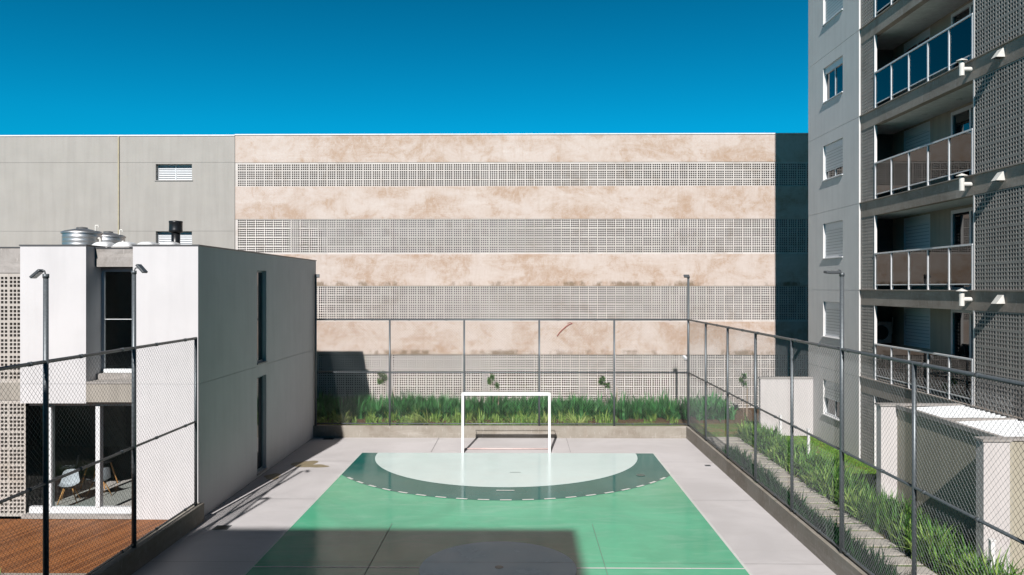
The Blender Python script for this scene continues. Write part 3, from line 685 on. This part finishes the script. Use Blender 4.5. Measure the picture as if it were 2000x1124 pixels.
# beams with a thin lip, floor slabs, ceilings
for i in range(6):
    z = J[i]
    q = MB(); q.box(XF, XF+.2, YE, YN-.002, z-.47, z); q.build('beam', M['beam'], ap)
    q = MB(); q.box(XF-.045, XF+.2, YE, YN+.002, z+.001, z+.028); q.build('slab_lip', M['beam'], ap)
    q = MB(); q.box(XF+.201, 13.6, YE, 26.6, z-.3, z-.005); q.build('floor_slab', M['beam'], ap)
    q = MB(); q.box(XF+.201, 12.7, YO-.1, 26.28, z-.44, z-.31)
    for (yy) in (24.6, 22.8, 21.0, 19.5): q.lathe(11.9, yy, [(.001, z-.455), (.07, z-.455), (.075, z-.441)], 16)
    q.build('ceiling', M['ceiling'], ap)
bm = block_mat('apartment_blocks', (.44,.41,.38), .07, YO, 0, 1, (.20,.18,.16))
zlev = [J[0]-FH]+J[:6]
for i, z in enumerate(zlev):
    z0 = z+.03 if i else .24; z1 = z+FH-.475 if i else J[0]-.475
    for (a, c) in ((YS, YN-.004), (YE, YO)):
        if i == 0 and a == YE: a = YE
        screen(mx(XF+.01), a, c, z0, z1, (YO if a == YE else YS+.02), z1-6*BLK-.0, .09).build('vent_block_screen', block_mat('apartment_blocks', (.44,.41,.38), .07, (YO if a == YE else YS+.02), z1-6*BLK, 1, (.20,.18,.16)), ap)
    q = MB(); q.box(XF+.0, XF+.08, YS-.04, YS-.001, z0, z1); q.box(XF+.15, XF+1.2, YO-.12, YO+.0, z0, z1); q.box(XF+.0, XF+.14, YO+.001, YO+.05, z0, z1); q.build('opening_jamb', M['aptgrey'], ap)
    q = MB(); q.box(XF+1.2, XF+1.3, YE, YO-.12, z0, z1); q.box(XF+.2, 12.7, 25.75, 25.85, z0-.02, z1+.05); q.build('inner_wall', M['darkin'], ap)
    # back wall of the balcony with window and door
    XB = 12.4; q = MB(); hw = (23.4, 25.0, z+1.05, z+2.32); hd = (20.3, 22.25, z+.02, z+2.30)
    hs = [(*hw, .1, False), (*hd, .12, False)] if i else [(*hd, .12, False)]
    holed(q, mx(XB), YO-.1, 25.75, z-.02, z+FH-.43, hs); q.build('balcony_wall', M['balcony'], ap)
    if i == 0: continue
    f = MB(); f.box(XB+.0, XB+.09, 23.4, 23.45, hw[2], hw[3]); f.box(XB+.0, XB+.09, 24.95, 25.0, hw[2], hw[3]); f.box(XB+.0, XB+.09, 23.45, 24.95, hw[3]-.24, hw[3]); f.box(XB, XB+.09, 23.45, 24.95, hw[2], hw[2]+.05)
    if i == 4 or i == 5: f.box(XB+.03, XB+.08, 24.17, 24.23, hw[2]+.05, hw[3]-.24)
    wf = f.build('balcony_window', M['frame'], ap)
    p = MB()
    if i in (4, 5): p.box(XB+.05, XB+.06, 23.45, 24.95, hw[2]+.05, hw[3]-.24); p.build('pane', M['winglass'], wf)
    else: p.box(XB+.03, XB+.05, 23.45, 24.95, hw[2]+.05, hw[3]-.24); p.build('roller_shutter', M['shutter'], wf)
    f = MB(); a, c, e, g2 = hd
    for yy in (a, 21.25, c-.09): f.box(XB-.02, XB+.08, yy, yy+.09, e, g2)
    f.box(XB-.02, XB+.08, a+.09, 21.25, g2-.1, g2); f.box(XB-.02, XB+.08, 21.34, c-.09, g2-.1, g2); f.box(XB-.02, XB+.08, a+.09, 21.25, e, e+.08); f.box(XB-.02, XB+.08, 21.34, c-.09, e, e+.08)
    df = f.build('balcony_door', M['frame'], ap); p = MB(); p.box(XB+.03, XB+.04, a+.09, c-.09, e+.08, g2-.1); p.build('pane', M['winglass'], df)
    # railing
    if i <= 5:
        YR0, YR1 = YO+.06, YS-.06; X = XF+.02
        q = MB(); q.box(X-.035, X+.035, YR0, YR1, z+1.12, z+1.165); q.box(X-.012, X+.012, YR0, YR1, z+.155, z+.185)
        rl = q.build('balcony_railing', M['alu'], ap, bevel=.004); n_ = 5; st_ = (YR1-YR0-.05)/n_
        for k in range(n_+1):
            y = YR0+.025+k*st_; q = MB(); q.box(X-.028, X+.05, y-.022, y+.022, z+.03, z+1.118); q.build('post', M['alu'], rl)
        for k in range(n_):
            y = YR0+.025+k*st_; q = MB(); q.box(X-.006, X+.004, y+.024, y+st_-.024, z+.187, z+1.115); q.build('glass_panel', M['rail_glass'], rl)
# vents on the beams
for i in range(4):
    z = J[i+1]-.22 if i else J[1]-.22
for z in (J[1]-.20, J[2]-.20, J[3]-.20):
    y = 18.95
    q = MB(); q.tube((XF, y, z), (XF-.22, y, z), .055, n=16); q.tube((XF-.24, y, z-.16), (XF-.24, y, z+.16), .06, n=16); q.lathe(XF-.24, y, [(.05,z+.16),(.04,z+.2),(.13,z+.2),(.125,z+.215),(.001,z+.27)], 18)
    q.build('vent_pipe', M['pvc'], ap)
    y = 17.75; q = MB(); n = len(q.v)
    q.v += [(XF,y-.1,z-.08),(XF,y+.1,z-.08),(XF,y+.1,z+.12),(XF,y-.1,z+.12),(XF-.2,y-.1,z-.08),(XF-.2,y+.1,z-.08),(XF-.05,y+.1,z+.12),(XF-.05,y-.1,z+.12)]
    q.f += [(4,5,6,7),(0,4,7,3),(1,5,6,2),(3,2,6,7)]; q.build('vent_hood', M['pvc'], ap)
# air conditioners in the first balcony
for k, zz in enumerate((2.93, 3.95)):
    t = thing('air_conditioner', 'upper pale air-conditioning unit in the dark corner of the lowest balcony' if k else 'lower pale air-conditioning unit in the dark corner of the lowest balcony', 'air conditioner', (11.9, 25.5, zz), 'air-conditioning units')
    q = MB(); q.box(11.62, 12.2, 25.4, 25.72, zz+.05, zz+.75); q.build('casing', plain('ac_casing', (.75,.74,.72), .5), t, bevel=.01)
    q = MB(); q.tube((11.85, 25.395, zz+.4), (11.85, 25.385, zz+.4), .24, n=24); q.build('fan_grille', M['black'], t)
    q = MB(); q.path([(12.2,25.6,zz+.3),(12.3,25.6,zz+.35),(12.33,25.6,zz+.9)], .02); q.build('pipe', M['pvc'], t)

# ------------------------------------------------------------------ annex with white metal roof
an = thing('annex', 'low pale service building with white metal roof below the balconies', 'building', (10, 17, .25))
ZA = 2.88
q = MB(); q.box(8.96, 9.42, 19.2, 19.45, .24, ZA); q.build('end_wall', M['annexwhite'], an)
q = MB(); q.box(8.86, 9.36, 14.8, 15.05, .24, ZA); q.build('end_wall', M['annexwhite'], an)
q = MB(); q.box(9.36, 9.5, 15.051, 19.199, .24, ZA-.06); q.build('recessed_wall', M['tan'], an)
q = MB(); q.box(9.361, 10.99, 14.9, 15.049, .24, ZA); q.build('front_wall', M['tan'], an)
q = MB(); q.box(9.43, 10.99, 19.25, 19.4, .24, ZA); q.build('back_wall', M['tan'], an)
q = MB(); q.box(8.93, 9.45, 19.17, 19.48, ZA+.001, ZA+.045); q.box(8.83, 9.39, 14.77, 15.08, ZA+.001, ZA+.045); q.box(9.39, 10.99, 14.87, 15.08, ZA+.001, ZA+.045); q.box(9.315, 9.42, 15.081, 19.169, ZA-.055, ZA+.045); q.box(9.451, 10.99, 19.22, 19.42, ZA+.001, ZA+.045); q.box(9.421, 10.99, 17.12, 17.25, ZA-.055, ZA+.045)
q.build('coping', M['rawconc'], an)
q = MB(); y = 15.08
while y < 19.2:
    for (a, c, z0, z1) in ((0,.04,0,.07), (.04,.08,.07,.07), (.08,.12,.07,0), (.12,.20,0,0)):
        if y+c < 19.2: q.quad((9.42,y+a,ZA-.1+z0),(10.99,y+a,ZA-.04+z0),(10.99,y+c,ZA-.04+z1),(9.42,y+c,ZA-.1+z1))
    y += .20
q.build('roof', M['roofmetal'], an)
# white screen wall at the far end of the lawn
q = MB(); q.box(9.02, 10.995, 29.0, 29.2, .24, 2.40); gw = q.build('garden_wall', M['annexwhite']); tag(gw, 'free-standing pale wall between the lawn and the far plant bed', 'wall')
q = MB(); q.box(8.98, 10.995, 28.97, 29.23, 2.401, 2.45); q.build('coping', M['rawconc'], gw)
# white garden posts
P0 = thing('garden_post', 'white square post in the plants, before the free-standing wall', 'post', (9.4, 27.9, .25), 'white posts along the lawn edge')
q = MB(); q.box(9.36, 9.44, 27.86, 27.94, .24, 1.2); q.build('shaft', M['goalwhite'], P0, bevel=.004)
q = MB(); q.box(9.35, 9.45, 27.85, 27.95, 1.201, 1.225); q.build('cap', M['goalwhite'], P0)
for (x, y, lb) in ((9.4, 25.2, 'white square post at the middle of the lawn edge'), (9.4, 22.6, 'white square post before the ground-floor window'), (8.62, 14.15, 'white post before the near end wall of the annex')):
    copy_tree(P0, (x, y, .25), lb)
# dark garden pole and security camera behind/at the fence
t = thing('security_camera', 'small white security camera on the corner pole of the fence', 'camera', (6.35, 29.8, 3.1))
q = MB(); q.obox((6.33,29.7,3.13), .09, .2, .09, Matrix.Rotation(R(25),3,'X') @ Matrix.Rotation(R(20),3,'Z')); q.build('body', M['alu'], t); q = MB(); q.tube((6.33,29.72,3.05),(6.48,29.85,3.0),.02); q.build('bracket', M['lamp'], t)

# ------------------------------------------------------------------ plants
def blade(q, x, y, z, L, wd, az, lean, curl, rnd):
    n = 4; px_, pz = 0., 0.; ang = lean; dx, dy = math.cos(az), math.sin(az); sx, sy = -dy, dx; base = len(q.v)
    for i in range(n+1):
        t = i/n; w_ = wd*(1-t**2.2)*(.7+.6*t if t < .5 else 1)
        cx, cy, cz = x+dx*px_, y+dy*px_, z+pz
        if i < n: q.v += [(cx-sx*w_/2, cy-sy*w_/2, cz), (cx+sx*w_/2, cy+sy*w_/2, cz)]
        else: q.v.append((cx, cy, cz))
        st_ = L/n; px_ += st_*math.sin(ang); pz += st_*math.cos(ang); ang += curl/n*(1+i*.5)
    for i in range(n-1): k = base+2*i; q.f.append((k, k+1, k+3, k+2))
    k = base+2*(n-1); q.f.append((k, k+1, k+2))
def bed(name, x0, x1, y0, y1, clumps, per, h, wd, mat, label, cat, seed, z=.24, lean=.35, curl=.8, dens=None, spread=.07):
    rnd = random.Random(seed); q = MB()
    for _ in range(clumps):
        cx, cy = rnd.uniform(x0, x1), rnd.uniform(y0, y1); hv = 1+.22*math.sin(cx*2.3+cy*1.1)*math.sin(cx*.9-cy*1.7+seed)
        if dens and rnd.random() > dens(cx, cy): continue
        hh = h*hv*rnd.uniform(.6, 1.2); baz = rnd.uniform(0, 6.28)
        for _ in range(per):
            az = rnd.uniform(0, 6.28); blade(q, cx+rnd.gauss(0, spread), cy+rnd.gauss(0, spread), z, hh*rnd.uniform(.55, 1.15), wd*rnd.uniform(.6, 1.3), az, abs(rnd.gauss(0, lean)), rnd.uniform(.1, curl), rnd)
    o = q.build(name, mat); tag(o, label, cat, kind='stuff'); return o
wave = lambda s, p: (lambda x, y: .5+.5*math.sin(x*1.7+s)*math.sin(x*.63+p)+.35)
bed('iris_bed', -10.5, 9.0, 32.5, 35.2, 980, 15, .86, .06, M['backiris'], 'dense dark green strap-leaved plants along the foot of the striped wall', 'plants', 3, lean=.42, curl=1.5, dens=lambda x, y: .35 if (-.2 < x+math.sin(y)*.4-4.1 < .9) else 1)
bed('iris_bed', -9.5, 6.4, 31.0, 33.0, 260, 14, .52, .045, M['irislight'], 'lighter low strap leaves at the front of the far plant bed', 'plants', 4, lean=.6, curl=1.4, dens=lambda x, y: .75 if x < 1 else .35)
bed('ground_cover', -7.9, 6.4, 30.05, 31.2, 420, 18, .17, .02, M['lawn'], 'short bright grass just behind the far kerb wall', 'grass', 5, lean=.7)
bed('iris_bed', 8.2, 9.0, 13.2, 28.7, 460, 16, .72, .054, M['iris'], 'tall green strap-leaved plants between the path and the lawn', 'plants', 6, lean=.36, curl=1.2)
bed('iris_bed', 8.15, 8.75, 14, 28.7, 260, 12, .62, .06, M['irislight'], 'sunlit lighter strap leaves along the right edge of the path', 'plants', 7, lean=.5, curl=1.1)
bed('iris_bed', 6.72, 7.02, 12, 25.6, 260, 18, .50, .034, M['irisdark'], 'dark low strap-leaved row between the kerb and the path slabs', 'plants', 8, lean=.4, spread=.06)
bed('lawn', 9.1, 10.97, 19.5, 28.95, 2400, 14, .07, .012, M['lawn'], 'bright mown lawn beside the apartment wall', 'lawn', 9, spread=.05, lean=.6)
bed('lawn', 6.6, 8.14, 12.5, 30.8, 900, 9, .05, .010, M['lawn'], 'thin grass in the joints between the path slabs', 'grass', 10, spread=.03, z=.235, lean=.6)
bed('ground_cover', -16, -10.5, 14.7, 15.2, 120, 20, .5, .02, M['irislight'], 'grass tufts at the near edge of the wooden deck', 'grass', 11, z=-.1, lean=.5)
def clump(x, y, n, L, wd, mat, label, seed, lean, curl, azc=None, azs=3.14, z=.25):
    rnd = random.Random(seed); q = MB()
    for _ in range(n):
        az = rnd.uniform(0, 6.28) if azc is None else rnd.gauss(azc, azs)
        blade(q, x+rnd.gauss(0, .05), y+rnd.gauss(0, .05), z, L*rnd.uniform(.6, 1.15), wd*rnd.uniform(.7, 1.2), az, abs(rnd.gauss(lean, .25)), rnd.uniform(.3, curl), rnd)
    tag(q.build('strap_leaf_plant', mat), label, 'plant', 'single pale plants in the beds')
clump(-7.05, 30.5, 34, .75, .07, M['yellow'], 'pale feathery plant in the far left corner of the bed, beside the shadow', 21, .3, 1.3)
clump(-3.7, 30.6, 70, 1.15, .055, M['yellow'], 'yellow-green leaning plant left of the goal behind the fence', 22, .9, .9, R(200), .5)
clump(-1.6, 30.6, 26, .95, .055, M['yellow'], 'flattened pale leaves just left of the goal post', 23, .9, .7, R(200), .5)
clump(1.0, 30.6, 30, .75, .05, M['yellow'], 'yellowish leaves seen through the goal at its right side', 24, .5, .9)
clump(2.3, 30.6, 60, .95, .05, M['yellow'], 'yellow-green spreading plant right of the goal behind the fence', 25, .85, .9)
clump(8.3, 15.6, 40, .95, .05, M['irislight'], 'big bright strap-leaved plant beside the path near the front', 26, .45, .9)
clump(8.35, 13.7, 46, 1.0, .055, M['irislight'], 'bright broad-leaved plant at the near right end of the bed', 27, .45, .9)

def sapling(x, y, fz, label, seed, stake_dx, w_=.28):
    rnd = random.Random(seed); t = thing('sapling', label, 'tree', (x, y, .25), 'young trees in the far bed')
    q = MB(); pts = [(x, y, .25)]
    for k in range(1, 6): pts.append((x+rnd.uniform(-.03, .03), y+rnd.uniform(-.03, .03), .25+(fz-.25)*k/5))
    for a, b2 in zip(pts, pts[1:]): q.tube(a, b2, .012, .009, n=6)
    for _ in range(7):
        a = rnd.uniform(0, 6.28); q.tube(pts[-1], (x+.2*math.cos(a), y+.2*math.sin(a), fz+rnd.uniform(-.05, .25)), .006, .003, n=5)
    q.build('trunk', M['bark'], t)
    q = MB()
    lobes = [(rnd.uniform(-.17, .17), rnd.uniform(-.1, .1), dz, w_*rnd.uniform(.35, .6)) for dz in (-.08, .08, .24)]
    for _ in range(240):
        lb = lobes[rnd.randrange(3)]; a = rnd.uniform(0, 6.28); r = lb[3]*rnd.random()**.5; zz = fz+lb[2]+rnd.gauss(0, .06)
        blade(q, x+lb[0]+r*math.cos(a), y+lb[1]+r*math.sin(a), zz, rnd.uniform(.08, .16), .07, rnd.uniform(0, 6.28), rnd.uniform(.3, 1.8), .6, rnd)
    q.build('crown', M['iris'], t)
    t2 = thing('stake', 'wooden stake beside the '+label, 'stake', (x+stake_dx, y, .25), 'wooden stakes of the young trees')
    q = MB(); q.tube((x+stake_dx, y, .25), (x+stake_dx+.02, y, 1.5), .026, .022, n=8); q.build('pole', M['stake'], t2)
sapling(-6.0, 33.4, 1.80, 'small sapling at the left of the far bed near the shadow', 31, .45)
sapling(-1.2, 33.4, 1.65, 'small sapling seen just above the goal crossbar', 32, .22, .2)
sapling(3.62, 33.4, 1.62, 'small bushy sapling right of the goal', 33, .55, .22)
sapling(9.65, 33.4, 1.72, 'round-headed sapling left of the free-standing wall', 34, .15, .2)

# ------------------------------------------------------------------ block behind the viewpoint whose shadow lies on the near court
HB = K*(18.53+2)
bb = thing('apartment_building', 'block behind the viewpoint whose shadow darkens the near half of the court', 'building', (-6, -8, 0))
q = MB(); hs = []
for x in (-9.6, -6.9, -4.2):
    for z in (1.2, 4.1, 7.0, 9.9): hs.append((x, x+1.5, z, z+1.3, .15, True))
holed(q, lambda u, v, d: (u, -2-d, v), -10.4, -1.25, 0, HB, hs)
q.box(-10.4, -1.25, -14, -13.8, 0, HB); q.quad((-1.25,-2,0),(-1.25,-13.8,0),(-1.25,-13.8,HB),(-1.25,-2,HB)); q.quad((-10.4,-2,0),(-10.4,-13.8,0),(-10.4,-13.8,HB),(-10.4,-2,HB))
q.build('wall', M['aptgrey'], bb); q = MB(); q.box(-10.38, -1.27, -13.79, -2.02, HB-.25, HB-.05); q.build('roof', M['rawconc'], bb)

for x0, x1, hh, lb in ((-1.24, 24, 10.9, 'unseen lower block added behind the viewpoint to cut sky light, to the right of the shadow-casting one'), (-32, -10.41, 10.6, 'unseen lower block added behind the viewpoint to cut sky light, to the left of the shadow-casting one')):  # side blocks out of view, put in to hide low sky and deepen shade
    bb = thing('apartment_building', lb, 'building', ((x0+x1)/2, -8, 0)); q = MB(); hs = []; x = x0+1.5
    while x < x1-2.5:
        for z in (1.2, 4.1, 7.0): hs.append((x, x+1.5, z, z+1.3, .15, True))
        x += 3.2
    holed(q, lambda u, v, d: (u, -2.2-d, v), x0, x1, 0, hh, hs); q.box(x0, x1, -14, -13.8, 0, hh)
    for x in (x0, x1): q.quad((x,-2.2,0),(x,-13.8,0),(x,-13.8,hh),(x,-2.2,hh))
    q.build('wall', M['aptgrey'], bb); q = MB(); q.box(x0+.02, x1-.02, -13.79, -2.22, hh-.25, hh-.05); q.build('roof', M['rawconc'], bb)
